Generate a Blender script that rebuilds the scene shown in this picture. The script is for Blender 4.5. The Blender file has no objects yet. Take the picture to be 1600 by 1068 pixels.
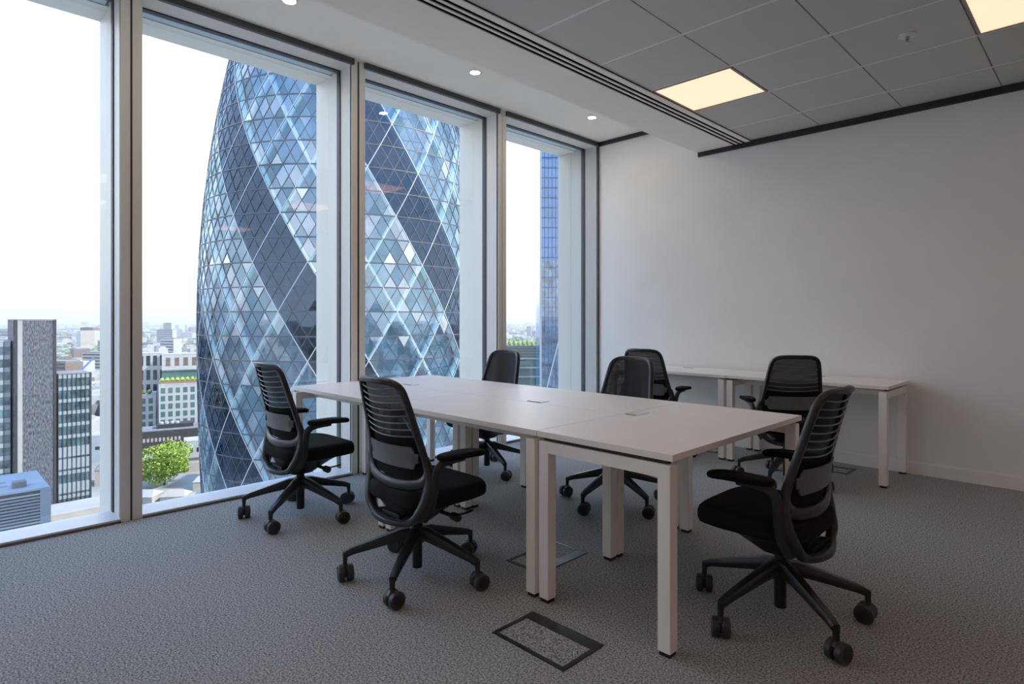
import bpy, bmesh, math, random
from mathutils import Vector, Matrix, Euler
R = math.radians
PI = math.pi
scene = bpy.context.scene
C = scene.collection
random.seed(7)

# ------------------------------------------------------------------ camera
YAW = math.atan(940 / 932.0)
cam_d = bpy.data.cameras.new('camera')
cam_d.sensor_width = 36
cam_d.lens = 932 / 1600 * 36
cam_d.shift_y = -36 / 1600
cam_d.clip_start = 0.05
cam_d.clip_end = 60000
cam = bpy.data.objects.new('camera', cam_d)
cam.location = (0, 0, 1.22)
cam.rotation_euler = (PI / 2, 0, YAW)
C.objects.link(cam)
scene.camera = cam

# ------------------------------------------------------------------ world, sun, exposure
SKY = 1.12
world = bpy.data.worlds.new('sky')
scene.world = world
world.use_nodes = True
wn = world.node_tree.nodes
wl = world.node_tree.links
wn.clear()
w_out = wn.new('ShaderNodeOutputWorld')
w_bg = wn.new('ShaderNodeBackground')
w_tc = wn.new('ShaderNodeTexCoord')
w_sep = wn.new('ShaderNodeSeparateXYZ')
w_ramp = wn.new('ShaderNodeValToRGB')
w_map = wn.new('ShaderNodeMapping')
w_noise = wn.new('ShaderNodeTexNoise')
w_cr = wn.new('ShaderNodeValToRGB')
w_mix = wn.new('ShaderNodeMix')
w_mix.data_type = 'RGBA'
el = w_ramp.color_ramp.elements
el[0].position = 0.0
el[0].color = (0.80, 0.835, 0.845, 1)
el[1].position = 1.0
el[1].color = (0.06, 0.19, 0.55, 1)
for p, c in ((0.12, (0.74, 0.80, 0.84, 1)), (0.34, (0.55, 0.66, 0.79, 1)), (0.60, (0.20, 0.40, 0.76, 1))):
    e = el.new(p)
    e.color = c
w_map.inputs['Scale'].default_value = (1.2, 1.2, 5.0)
w_noise.inputs['Scale'].default_value = 2.2
w_noise.inputs['Detail'].default_value = 5
w_cr.color_ramp.elements[0].position = 0.45
w_cr.color_ramp.elements[1].position = 0.75
w_cr.color_ramp.elements[1].color = (0.5, 0.5, 0.5, 1)
wl.new(w_tc.outputs['Generated'], w_sep.inputs[0])
wl.new(w_sep.outputs['Z'], w_ramp.inputs[0])
wl.new(w_tc.outputs['Generated'], w_map.inputs[0])
wl.new(w_map.outputs[0], w_noise.inputs['Vector'])
wl.new(w_noise.outputs[0], w_cr.inputs[0])
wl.new(w_cr.outputs[0], w_mix.inputs[0])
wl.new(w_ramp.outputs[0], w_mix.inputs[6])
w_mix.inputs[7].default_value = (0.80, 0.82, 0.85, 1)
wl.new(w_mix.outputs[2], w_bg.inputs[0])
w_bg.inputs[1].default_value = SKY
wl.new(w_bg.outputs[0], w_out.inputs[0])

sun_d = bpy.data.lights.new('sun', 'SUN')
sun_d.energy = 2.0
sun_d.angle = R(0.6)
sun_d.color = (1.0, 0.95, 0.87)
sun = bpy.data.objects.new('sun', sun_d)
to_sun = Vector((0.70 * math.cos(R(42)), 0.714 * math.cos(R(42)), math.sin(R(42))))
sun.rotation_euler = to_sun.to_track_quat('Z', 'Y').to_euler()
sun.location = (60, 60, 80)
C.objects.link(sun)

vs = scene.view_settings
vs.view_transform = 'Standard'
vs.look = 'None'
vs.gamma = 1
vs.use_curve_mapping = False
scene.cycles.diffuse_bounces = 8
scene.cycles.transparent_max_bounces = 16
vs.exposure = 1.82

# ------------------------------------------------------------------ materials
M = {}


def mat(name, col, rough=0.6, metal=0.0, spec=0.5, emit=None, noise=None, bump=None, coat=0.0):
    """principled material; noise = (scale, amount, detail[, stretch]) varies the colour, bump = (scale, strength)"""
    m = bpy.data.materials.new(name)
    m.use_nodes = True
    nt = m.node_tree
    b = nt.nodes['Principled BSDF']
    b.inputs['Base Color'].default_value = (*col, 1)
    b.inputs['Roughness'].default_value = rough
    b.inputs['Metallic'].default_value = metal
    b.inputs['Specular IOR Level'].default_value = spec
    b.inputs['Coat Weight'].default_value = coat
    if emit:
        b.inputs['Emission Color'].default_value = (*emit[0], 1)
        b.inputs['Emission Strength'].default_value = emit[1]
    tc = nt.nodes.new('ShaderNodeTexCoord')
    if noise:
        mp = nt.nodes.new('ShaderNodeMapping')
        if len(noise) > 3:
            mp.inputs['Scale'].default_value = noise[3]
        n = nt.nodes.new('ShaderNodeTexNoise')
        n.inputs['Scale'].default_value = noise[0]
        n.inputs['Detail'].default_value = noise[2]
        nt.links.new(tc.outputs['Object'], mp.inputs[0])
        nt.links.new(mp.outputs[0], n.inputs['Vector'])
        r = nt.nodes.new('ShaderNodeValToRGB')
        a = noise[1]
        r.color_ramp.elements[0].position = 0.3
        r.color_ramp.elements[1].position = 0.7
        r.color_ramp.elements[0].color = (*[max(0, c * (1 - a)) for c in col], 1)
        r.color_ramp.elements[1].color = (*[min(1, c * (1 + a)) for c in col], 1)
        nt.links.new(n.outputs[0], r.inputs[0])
        nt.links.new(r.outputs[0], b.inputs['Base Color'])
    if bump:
        n2 = nt.nodes.new('ShaderNodeTexNoise')
        n2.inputs['Scale'].default_value = bump[0]
        n2.inputs['Detail'].default_value = 3
        nt.links.new(tc.outputs['Object'], n2.inputs['Vector'])
        bp = nt.nodes.new('ShaderNodeBump')
        bp.inputs['Strength'].default_value = bump[1]
        bp.inputs['Distance'].default_value = 0.01
        nt.links.new(n2.outputs[0], bp.inputs['Height'])
        nt.links.new(bp.outputs[0], b.inputs['Normal'])
    M[name] = m
    return m


def glassy(name, tint, gloss=(1, 1, 1), base=0.04, rough=0.0, top=1.0):
    """thin glazing: see-through tint mixed with a mirror by Fresnel"""
    m = bpy.data.materials.new(name)
    m.use_nodes = True
    nt = m.node_tree
    nt.nodes.clear()
    o = nt.nodes.new('ShaderNodeOutputMaterial')
    mx = nt.nodes.new('ShaderNodeMixShader')
    t = nt.nodes.new('ShaderNodeBsdfTransparent')
    g = nt.nodes.new('ShaderNodeBsdfGlossy')
    lw = nt.nodes.new('ShaderNodeLayerWeight')      # facing = 1 - cos: Schlick curve, same from both sides
    lw.inputs[0].default_value = 0.5
    pw = nt.nodes.new('ShaderNodeMath')
    pw.operation = 'POWER'
    pw.inputs[1].default_value = 5
    mr = nt.nodes.new('ShaderNodeMapRange')
    t.inputs[0].default_value = (*tint, 1)
    g.inputs['Color'].default_value = (*gloss, 1)
    g.inputs['Roughness'].default_value = rough
    mr.inputs['To Min'].default_value = base
    mr.inputs['To Max'].default_value = top
    nt.links.new(lw.outputs['Facing'], pw.inputs[0])
    nt.links.new(pw.outputs[0], mr.inputs[0])
    nt.links.new(mr.outputs[0], mx.inputs[0])
    nt.links.new(t.outputs[0], mx.inputs[1])
    nt.links.new(g.outputs[0], mx.inputs[2])
    nt.links.new(mx.outputs[0], o.inputs[0])
    M[name] = m
    return m


# room
mat('wall_paint', (0.84, 0.835, 0.81), 0.7, noise=(3, 0.02, 3))
mat('skirting_paint', (0.88, 0.86, 0.83), 0.45)
mat('soffit_paint', (0.92, 0.865, 0.76), 0.7)
mat('tile_metal', (0.60, 0.58, 0.52), 0.55, noise=(2, 0.03, 2))
mat('tee_white', (0.80, 0.79, 0.75), 0.5)
mat('void_black', (0.012, 0.013, 0.014), 0.8)
mat('trim_black', (0.018, 0.02, 0.021), 0.5)
mat('frame_grey', (0.80, 0.77, 0.70), 0.4, metal=0.0)
mat('frame_light', (0.70, 0.70, 0.68), 0.4)
mat('reveal_light', (0.68, 0.66, 0.60), 0.45)
mat('gasket', (0.03, 0.033, 0.045), 0.5)
mat('track_dark', (0.06, 0.06, 0.06), 0.45)
mat('sill_white', (0.72, 0.76, 0.80), 0.35)
mat('sill_edge', (0.16, 0.13, 0.11), 0.6)
mat('head_steel', (0.42, 0.52, 0.60), 0.4, metal=0.2)
glassy('window_glass', (0.985, 0.992, 0.992), (1, 1, 1), 0.06)
mat('desk_top', (0.92, 0.86, 0.80), 0.38, noise=(6, 0.012, 2))
mat('desk_leg', (0.92, 0.86, 0.79), 0.42)
mat('glide_black', (0.015, 0.015, 0.016), 0.5)
mat('flap_white', (0.82, 0.81, 0.80), 0.3)
mat('chair_plastic', (0.017, 0.0185, 0.021), 0.34)
mat('chair_fabric', (0.006, 0.0065, 0.0075), 0.9, spec=0.25, bump=(900, 0.25))
mat('chair_slat', (0.16, 0.17, 0.185), 0.3)
mat('chair_lumbar', (0.13, 0.133, 0.14), 0.4, noise=(25, 0.12, 3))
mat('chair_tab', (0.10, 0.105, 0.115), 0.35)
mat('caster_tyre', (0.035, 0.037, 0.04), 0.45)
mat('caster_hub', (0.018, 0.019, 0.02), 0.3)
mat('gas_steel', (0.02, 0.02, 0.022), 0.3, metal=0.3)
mat('floor_box_black', (0.018, 0.019, 0.021), 0.38)
mat('chrome', (0.55, 0.55, 0.56), 0.25, metal=0.9)
mat('led_panel', (0.12, 0.11, 0.10), 0.5, emit=((1.0, 0.545, 0.375), 0.44))
mat('led_frame', (0.35, 0.33, 0.31), 0.5)
mat('downlight_lens', (0.9, 0.9, 0.9), 0.5, emit=((1.0, 0.74, 0.50), 60.0))
mat('downlight_ring', (0.75, 0.73, 0.70), 0.4)
# mesh fabric of the chair backs: half open weave
mesh_m = bpy.data.materials.new('chair_mesh')
mesh_m.use_nodes = True
nt = mesh_m.node_tree
pb = nt.nodes['Principled BSDF']
pb.inputs['Base Color'].default_value = (0.012, 0.013, 0.016, 1)
pb.inputs['Roughness'].default_value = 0.85
tr = nt.nodes.new('ShaderNodeBsdfTransparent')
mx = nt.nodes.new('ShaderNodeMixShader')
mx.inputs[0].default_value = 0.935
nt.links.new(tr.outputs[0], mx.inputs[1])
nt.links.new(pb.outputs[0], mx.inputs[2])
nt.links.new(mx.outputs[0], nt.nodes['Material Output'].inputs[0])
M['chair_mesh'] = mesh_m
# carpet: flecked grey loop pile
cm = mat('carpet', (0.16, 0.165, 0.17), 0.95, spec=0.1)
nt = cm.node_tree
tc = nt.nodes.new('ShaderNodeTexCoord')
n1 = nt.nodes.new('ShaderNodeTexNoise')
n1.inputs['Scale'].default_value = 135
n1.inputs['Detail'].default_value = 3
n1.inputs['Roughness'].default_value = 0.7
rp = nt.nodes.new('ShaderNodeValToRGB')
rp.color_ramp.elements[0].position = 0.36
rp.color_ramp.elements[1].position = 0.66
rp.color_ramp.elements[0].color = (0.10, 0.10, 0.10, 1)
rp.color_ramp.elements[1].color = (0.66, 0.675, 0.665, 1)
nt.links.new(tc.outputs['Object'], n1.inputs['Vector'])
nt.links.new(n1.outputs[0], rp.inputs[0])
nt.links.new(rp.outputs[0], nt.nodes['Principled BSDF'].inputs['Base Color'])
# outside
glassy('pane_clear', (0.72, 0.84, 0.90), (0.66, 0.80, 0.94), 0.16, 0.02)
glassy('pane_teal', (0.60, 0.80, 0.86), (0.60, 0.76, 0.84), 0.11, 0.02)
glassy('pane_grey', (0.80, 0.84, 0.86), (0.80, 0.86, 0.94), 0.25, 0.03)
glassy('pane_bright', (0.60, 0.74, 0.80), (0.9, 0.95, 1.0), 0.42, 0.05)
glassy('pane_dark', (0.10, 0.15, 0.22), (0.42, 0.62, 0.90), 0.09, 0.02)
mat('lattice_grey', (0.05, 0.055, 0.07), 0.5)
mat('inner_skin', (0.12, 0.185, 0.235), 0.6, noise=(0.35, 0.35, 4))
mat('rib_white', (0.45, 0.44, 0.43), 0.5)
mat('column_pale', (0.62, 0.76, 0.77), 0.6, emit=None)
mat('slab_grey', (0.26, 0.31, 0.36), 0.8)
mat('core_grey', (0.16, 0.21, 0.27), 0.8, noise=(0.3, 0.4, 3))
mat('stone_dark', (0.085, 0.09, 0.11), 0.7, noise=(2.3, 0.95, 3, (1.5, 1.5, 0.40)))
mat('stone_pale', (0.310, 0.310, 0.310), 0.75, noise=(0.2, 0.08, 3))
mat('stone_warm', (0.36, 0.32, 0.27), 0.8, noise=(0.2, 0.12, 3))
mat('stone_white', (0.370, 0.370, 0.365), 0.7, noise=(0.15, 0.06, 3))
mat('brick_brown', (0.150, 0.110, 0.085), 0.85, noise=(0.5, 0.2, 3))
mat('clad_black', (0.035, 0.033, 0.033), 0.6)
mat('roof_pale', (0.330, 0.335, 0.340), 0.8, noise=(0.15, 0.12, 4))
mat('roof_grey', (0.170, 0.175, 0.185), 0.85, noise=(0.2, 0.15, 4))
mat('roof_blue', (0.260, 0.300, 0.340), 0.6, noise=(0.2, 0.06, 3))
mat('louvre_blue', (0.180, 0.220, 0.260), 0.5)
mat('spandrel_pale', (0.275, 0.310, 0.330), 0.5)
mat('glass_teal', (0.07, 0.12, 0.135), 0.06, spec=0.9, noise=(0.35, 0.7, 4))
mat('glass_dusk', (0.025, 0.030, 0.040), 0.08, spec=0.8)
mat('glass_green', (0.08, 0.15, 0.14), 0.08, spec=0.8)
mat('glass_blue', (0.05, 0.18, 0.40), 0.08, spec=0.9, noise=(0.06, 0.35, 3))
mat('glass_painted_reflection', (0.09, 0.15, 0.22), 0.06, spec=1.0, noise=(0.30, 0.95, 5))  # colour blotches paint in reflections of other buildings
mat('mullion_dark', (0.025, 0.028, 0.033), 0.5)
mat('band_blue', (0.04, 0.11, 0.25), 0.4)
mat('mullion_pale', (0.275, 0.290, 0.310), 0.5)
mat('timber', (0.225, 0.150, 0.090), 0.8)
mat('leaf_spring', (0.26, 0.36, 0.05), 0.7, noise=(0.5, 0.35, 4))
mat('leaf_mid', (0.11, 0.155, 0.065), 0.85, noise=(0.05, 0.4, 4))
mat('bark', (0.060, 0.045, 0.035), 0.9)
mat('ground_city', (0.26, 0.26, 0.245), 0.95, noise=(0.006, 0.45, 8))
mat('ground_far', (0.165, 0.190, 0.165), 0.95, noise=(0.0022, 0.35, 10))
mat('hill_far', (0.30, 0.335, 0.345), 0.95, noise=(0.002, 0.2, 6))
mat('crane_blue', (0.050, 0.125, 0.275), 0.5)
mat('van_white', (0.375, 0.380, 0.390), 0.4)


# ------------------------------------------------------------------ mesh helpers
class MB:
    def __init__(self):
        self.v = []
        self.f = []
        self.mi = []

    def add(self, vs_, fs, mi=0):
        o = len(self.v)
        self.v += [tuple(p) for p in vs_]
        self.f += [[i + o for i in f] for f in fs]
        self.mi += [mi] * len(fs)
        return self

    def box(self, x0, x1, y0, y1, z0, z1, mi=0, mtx=None):
        p = [Vector((x, y, z)) for z in (z0, z1) for y in (y0, y1) for x in (x0, x1)]
        if mtx is not None:
            p = [mtx @ q for q in p]
        return self.add(p, [[0, 2, 3, 1], [4, 5, 7, 6], [0, 1, 5, 4], [2, 6, 7, 3], [0, 4, 6, 2], [1, 3, 7, 5]], mi)

    def prism(self, poly, z0, z1, mi=0):
        n = len(poly)
        p = [(x, y, z0) for x, y in poly] + [(x, y, z1) for x, y in poly]
        f = [list(range(n))[::-1], list(range(n, 2 * n))]
        f += [[i, (i + 1) % n, n + (i + 1) % n, n + i] for i in range(n)]
        return self.add(p, f, mi)

    def lathe(self, prof, n=24, mi=0, mtx=None, cap=True):
        """prof = [(radius, z), ...] around the z axis"""
        p = []
        for r, z in prof:
            for i in range(n):
                a = 2 * PI * i / n
                p.append(Vector((r * math.cos(a), r * math.sin(a), z)))
        if mtx is not None:
            p = [mtx @ q for q in p]
        f = []
        for k in range(len(prof) - 1):
            for i in range(n):
                j = (i + 1) % n
                f.append([k * n + i, k * n + j, (k + 1) * n + j, (k + 1) * n + i])
        if cap:
            f.append(list(range(n))[::-1])
            f.append([(len(prof) - 1) * n + i for i in range(n)])
        return self.add(p, f, mi)

    def sweep(self, pts, size, ref=(0, 0, 1), n=8, closed=False, power=3.0, mi=0):
        """rounded bar along pts; size = (w, h) or list of them; h runs along ref"""
        pts = [Vector(p) for p in pts]
        N = len(pts)
        ref = Vector(ref)
        P = []
        for i, p in enumerate(pts):
            if closed:
                t = pts[(i + 1) % N] - pts[i - 1]
            else:
                t = pts[min(i + 1, N - 1)] - pts[max(i - 1, 0)]
            t.normalize()
            side = t.cross(ref)
            if side.length < 1e-4:
                side = t.cross(Vector((0, 1, 0.01)))
            side.normalize()
            up = side.cross(t)
            w, h = size[i] if isinstance(size, list) else size
            for k in range(n):
                a = 2 * PI * (k + 0.5) / n
                ca, sa = math.cos(a), math.sin(a)
                s = (abs(ca) ** power + abs(sa) ** power) ** (-1 / power)
                P.append(p + side * (ca * s * w / 2) + up * (sa * s * h / 2))
        F = []
        for i in range(N if closed else N - 1):
            i2 = (i + 1) % N
            for k in range(n):
                k2 = (k + 1) % n
                F.append([i * n + k, i * n + k2, i2 * n + k2, i2 * n + k])
        if not closed:
            F.append(list(range(n))[::-1])
            F.append([(N - 1) * n + k for k in range(n)])
        return self.add(P, F, mi)

    def layers(self, rings, mi=0):
        """loft a list of closed rings (same count), capped"""
        n = len(rings[0])
        P = [p for r in rings for p in r]
        F = []
        for k in range(len(rings) - 1):
            for i in range(n):
                j = (i + 1) % n
                F.append([k * n + i, k * n + j, (k + 1) * n + j, (k + 1) * n + i])
        F.append(list(range(n))[::-1])
        F.append([(len(rings) - 1) * n + i for i in range(n)])
        return self.add(P, F, mi)

    def mesh(self, name, mats, smooth=None, bevel=None):
        me = bpy.data.meshes.new(name)
        me.from_pydata(self.v, [], self.f)
        for m in (mats if isinstance(mats, (list, tuple)) else [mats]):
            me.materials.append(M[m])
        me.polygons.foreach_set('material_index', self.mi)
        bm = bmesh.new()
        bm.from_mesh(me)
        bmesh.ops.recalc_face_normals(bm, faces=bm.faces)
        if bevel:
            bmesh.ops.bevel(bm, geom=list(bm.edges), offset=bevel, segments=2, affect='EDGES', profile=0.5)
        bm.to_mesh(me)
        bm.free()
        if smooth is not None:
            me.polygons.foreach_set('use_smooth', [True] * len(me.polygons))
            me.set_sharp_from_angle(angle=R(smooth))
        me.update()
        return me

    def build(self, name, mats, parent=None, smooth=None, bevel=None):
        return link(name, self.mesh(name, mats, smooth, bevel), parent)


def link(name, data, parent=None, loc=None, rot=None):
    o = bpy.data.objects.new(name, data)
    C.objects.link(o)
    if parent is not None:
        o.parent = parent
    if loc is not None:
        o.location = loc
    if rot is not None:
        o.rotation_euler = rot
    return o


def empty(name, loc=(0, 0, 0), rz=0.0):
    o = bpy.data.objects.new(name, None)
    o.empty_display_size = 0.2
    o.location = loc
    o.rotation_euler = (0, 0, rz)
    C.objects.link(o)
    return o


def tag(o, label, cat, group=None):
    o['label'] = label
    o['category'] = cat
    if group:
        o['group'] = group
    return o


def struct(o, label=None):
    o['kind'] = 'structure'
    if label:
        o['label'] = label
    return o


def copy_tree(o, parent=None):
    c = o.copy()
    C.objects.link(c)
    c.parent = parent
    for ch in [k for k in all_objs if k.parent == o]:
        copy_tree(ch, c)
    return c


def catmull(pts, per=6, closed=False):
    pts = [Vector(p) for p in pts]
    N = len(pts)
    out = []
    for i in range(N if closed else N - 1):
        if closed:
            p0, p1, p2, p3 = pts[i - 1], pts[i], pts[(i + 1) % N], pts[(i + 2) % N]
        else:
            p1, p2 = pts[i], pts[i + 1]
            p0 = pts[i - 1] if i else p1 * 2 - p2
            p3 = pts[i + 2] if i + 2 < N else p2 * 2 - p1
        for k in range(per):
            t = k / per
            out.append(0.5 * ((2 * p1) + (p2 - p0) * t + (2 * p0 - 5 * p1 + 4 * p2 - p3) * t * t
                              + (3 * p1 - p0 - 3 * p2 + p3) * t ** 3))
    if not closed:
        out.append(pts[-1])
    return out


def lerp_tab(tab, z):
    tab = sorted(tab)
    if z <= tab[0][0]:
        return tab[0][1]
    for (a, va), (b, vb) in zip(tab, tab[1:]):
        if z <= b:
            t = (z - a) / (b - a)
            return va + (vb - va) * t
    return tab[-1][1]


# ------------------------------------------------------------------ room shell
XW = -4.20          # inner face of the glazing frame
XG = -4.385         # glass plane
XO = -4.78          # outer edge of the stone reveals
YB = 5.56           # back wall
YF = -2.32          # wall behind the camera
XR = 3.5            # wall to the right
ZC = 2.90           # tile ceiling
ZS = 3.25           # soffit over the windows
ZH = 3.21           # window head

struct(MB().box(XW - 0.06, XR, YF, YB, -0.12, 0.0).build('floor', 'carpet'), 'grey flecked loop pile carpet')
struct(MB().box(XO, XR + 0.2, YB, YB + 0.2, -0.12, 3.6).build('wall_back', 'wall_paint'), 'plain pale grey painted wall')
struct(MB().box(XR, XR + 0.2, YF - 0.2, YB, -0.12, 3.6).build('wall_right', 'wall_paint'))
struct(MB().box(XO, XR, YF - 0.2, YF, -0.12, 3.6).build('wall_front', 'wall_paint'))
b = MB()
b.prism([(-3.58, YB - 0.014), (XR, YB - 0.014), (XR, YB), (-3.58, YB)], 0, 0.095)
b = MB().box(XW + 0.02, XR, YB - 0.014, YB, 0, 0.092)
b.box(XW + 0.02, XR, YB - 0.009, YB, 0.092, 0.10)
struct(b.build('baseboard_back', 'skirting_paint'), 'white painted skirting board')
# shadow-gap trims at the head of the back wall
struct(MB().box(-2.94, XR, YB - 0.02, YB, 2.845, 2.898).build('trim_1', 'trim_black'), 'black shadow gap strip under the tile ceiling')
struct(MB().box(XW, -3.50, YB - 0.02, YB, 3.205, 3.249).build('trim_2', 'trim_black'), 'black shadow gap strip under the window soffit')

# ceiling: backing board with tiles, rails, soffit, sloped bulkhead and slot diffuser as parts
ceil = struct(MB().box(XO, XR, YF, YB, 3.40, 3.6).build('ceiling', 'void_black'), 'suspended ceiling of grey metal tiles')
MB().box(XW - 0.05, -3.50, YF, YB, ZS, ZS + 0.03).build('soffit', 'soffit_paint', ceil)
XS0, XS1 = -2.585, -2.405
b = MB()
prof = [(-3.50, ZS), (-2.95, ZC - 0.012), (XS0, ZC - 0.012), (XS0, ZC + 0.02), (-2.95, ZC + 0.02), (-3.50, ZS + 0.03)]
p = [(x, YF, z) for x, z in prof] + [(x, YB, z) for x, z in prof]
n = len(prof)
b.add(p, [[0, 1, 4, 5], [1, 2, 3, 4], [n + 5, n + 4, n + 1, n], [n + 4, n + 3, n + 2, n + 1]] + [[i, (i + 1) % n, n + (i + 1) % n, n + i] for i in range(n)])
b.build('bulkhead', 'soffit_paint', ceil)
# slot diffuser: three dark slots between pale bars
sd = MB().box(XS0, XS1, YF, YB - 0.02, ZC + 0.02, ZC + 0.05).build('slot_diffuser', 'void_black', ceil)
bars = [(XS0, XS0 + 0.012), (XS0 + 0.040, XS0 + 0.058), (XS0 + 0.086, XS0 + 0.104), (XS0 + 0.132, XS1)]
for x0, x1 in bars:
    MB().box(x0, x1, YF, YB - 0.02, ZC - 0.012, ZC - 0.006).build('diffuser_bar', 'soffit_paint', sd)
    MB().box(x0, x1, YF, YB - 0.02, ZC - 0.006, ZC + 0.02).build('diffuser_blade', 'void_black', sd)
# tile grid
xl = [XS1 + 0.612 * i for i in range(0, 13)]
yl = [5.085 - 0.628 * i for i in range(0, 13)]
xl = [x for x in xl if x < XR]
rows = [(5.085, YB)] + [(yl[i + 1], yl[i]) for i in range(len(yl) - 1) if yl[i] > YF]
LED = [(0, 1), (3, 1), (8, 1)] + [(c_, r_) for r_ in (5, 7, 9) for c_ in (0, 3, 6, 8)]  # panels right of centre and over the camera are added as fill light
tile_me = {}
for ci, x0 in enumerate(xl):
    x1 = min(x0 + 0.612, XR)
    for ri, (y0, y1) in enumerate(rows):
        y0 = max(y0, YF)
        led = False
        if (ci, ri - 1) in LED:
            continue
        key = (round(x1 - x0, 3), round(y1 - y0, 3))
        if key not in tile_me:
            w, h = key
            q = MB()
            g, t = 0.004, 0.012
            lo = [(g, t), (w - g, t), (w - g, h - t), (g, h - t)]
            q.prism(lo, 0, 0.02)
            tile_me[key] = q.mesh('tile', 'tile_metal')
        link('tile', tile_me[key], ceil, (x0, y0, ZC))
for yy in yl:
    if yy > YF:
        MB().box(XS1, XR, yy - 0.014, yy + 0.014, ZC + 0.0015, ZC + 0.016).build('tee_rail', 'tee_white', ceil)
for xx in xl[1:]:
    MB().box(xx - 0.010, xx + 0.010, YF, YB - 0.02, ZC + 0.012, ZC + 0.022).build('cross_rail', 'led_frame', ceil)

# windows: one structure object per bay
bays = [(-2.27, -0.711), (-0.597, 0.852), (0.966, 2.394), (2.513, 3.972), (4.080, 5.535)]
for i, (y0, y1) in enumerate(bays):
    w = struct(empty('window_%d' % (i + 1), (XG, (y0 + y1) / 2, 0)),
               'floor to ceiling office window bay with deep white reveals')
    off = Vector((-XG, -(y0 + y1) / 2, 0))

    def wb(name, x0, x1, ya, yb, z0, z1, m, par=None):
        q = MB().box(x0 - XG, x1 - XG, ya - (y0 + y1) / 2, yb - (y0 + y1) / 2, z0, z1)
        return q.build(name, m, w if par is None else par)
    wb('glass_pane', XG - 0.003, XG + 0.003, y0 - 0.01, y1 + 0.01, 0.0, ZH + 0.01, 'window_glass')
    wb('sill', XG - 0.03, XW + 0.012, y0, y1, -0.1, 0.022, 'sill_white')
    wb('sill_edge', XW + 0.012, XW + 0.022, y0, y1, 0.0, 0.012, 'sill_edge')
    wb('head', XG - 0.01, XW, y0, y1, ZH, ZH + 0.10, 'reveal_light')
    wb('blind_track', XW, XW + 0.03, y0 - 0.01, y1 + 0.01, ZH - 0.004, ZS, 'track_dark')
    # inner jamb linings, gaskets and outer reveals
    wb('jamb', XG, XW - 0.001, y0 - 0.03, y0, 0.0, ZH + 0.05, 'frame_light')
    wb('jamb', XG, XW - 0.001, y1, y1 + 0.03, 0.0, ZH + 0.05, 'frame_light')
    wb('gasket', XG - 0.035, XG + 0.018, y1 - 0.007, y1 + 0.03, 0.022, ZH, 'gasket')
    wb('gasket', XG - 0.035, XG + 0.018, y0 - 0.03, y0 + 0.007, 0.022, ZH, 'gasket')
    wb('gasket', XG - 0.035, XG + 0.018, y0, y1, ZH - 0.008, ZH + 0.05, 'gasket')
    wb('reveal', XO, XG - 0.035, y1, y1 + 0.03, -1.2, ZH + 0.05, 'reveal_light')
    wb('reveal', XO, XG - 0.035, y0 - 0.03, y0, -1.2, ZH + 0.05, 'reveal_light')
    wb('reveal_head', XO, XG - 0.13, y0, y1, ZH - 0.002, ZH + 0.4, 'reveal_light')
    wb('head_strip', XG - 0.13, XG - 0.035, y0 + 0.06, y1 - 0.02, ZH + 0.004, ZH + 0.05, 'head_steel')
    wb('spandrel', XO, XG - 0.03, y0, y1, -1.2, -0.2, 'reveal_light')
edges = [(-2.32, -2.27), (-0.711, -0.597), (0.852, 0.966), (2.394, 2.513), (3.972, 4.080), (5.535, 5.56)]
for i, (a, c) in enumerate(edges):
    t = struct(empty('trim_%d' % (i + 3), (XW, (a + c) / 2, 0)), 'grey metal mullion between two window bays')
    h = (c - a) / 2
    MB().box(XO - XW, -0.02, -h + 0.031 if h > 0.04 else -h, h - 0.031 if h > 0.04 else h, -1.2, 3.6).build('mullion_core', 'frame_light', t)
    if h > 0.04:
        MB().box(-0.02, 0.0, -h, h, 0, ZS).build('cover_plate', 'frame_grey', t, bevel=0.002)
        MB().box(0.0, 0.006, -h, -h + 0.050, 0, ZS - 0.005).build('cover_strip', 'frame_grey', t, bevel=0.001)
        MB().box(0.0, 0.006, h - 0.052, h, 0, ZS - 0.005).build('cover_strip', 'frame_grey', t, bevel=0.001)
        MB().box(-0.002, 0.0012, -h + 0.050, h - 0.052, 0, ZS - 0.005).build('blind_channel', 'track_dark', t)
    elif i == len(edges) - 1:
        MB().box(-0.02, 0.022, -h, h, 0, ZS).build('shadow_gap', 'track_dark', t)

# ------------------------------------------------------------------ ceiling lights, downlights, sprinkler
led_fr = MB()
W_, H_ = 0.604, 0.612
for x0, x1, y0, y1 in ((0, W_, 0, 0.016), (0, W_, H_ - 0.016, H_), (0, 0.016, 0.016, H_ - 0.016), (W_ - 0.016, W_, 0.016, H_ - 0.016)):
    led_fr.box(x0 - W_ / 2, x1 - W_ / 2, y0 - H_ / 2, y1 - H_ / 2, 0, 0.03)
led_fr_me = led_fr.mesh('frame', 'led_frame')
led_df_me = MB().box(-W_ / 2 + 0.016, W_ / 2 - 0.016, -H_ / 2 + 0.016, H_ / 2 - 0.016, 0.004, 0.02).mesh('diffuser', 'led_panel')
led_lab = {(0, 1): 'square warm white ceiling light panel beside the slot diffuser, whole in the photo',
           (3, 1): 'square warm white ceiling light panel cut by the right edge of the photo'}
LEDCOL = {0: 'next to the slot diffuser', 3: 'in the middle of the ceiling', 6: 'added right of centre for fill light', 8: 'towards the right hand wall'}
LEDROW = {1: 'in the row nearest the back wall', 5: 'in the row before the camera', 7: 'in the fill light row added over the camera', 9: 'in the row behind the camera'}
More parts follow.
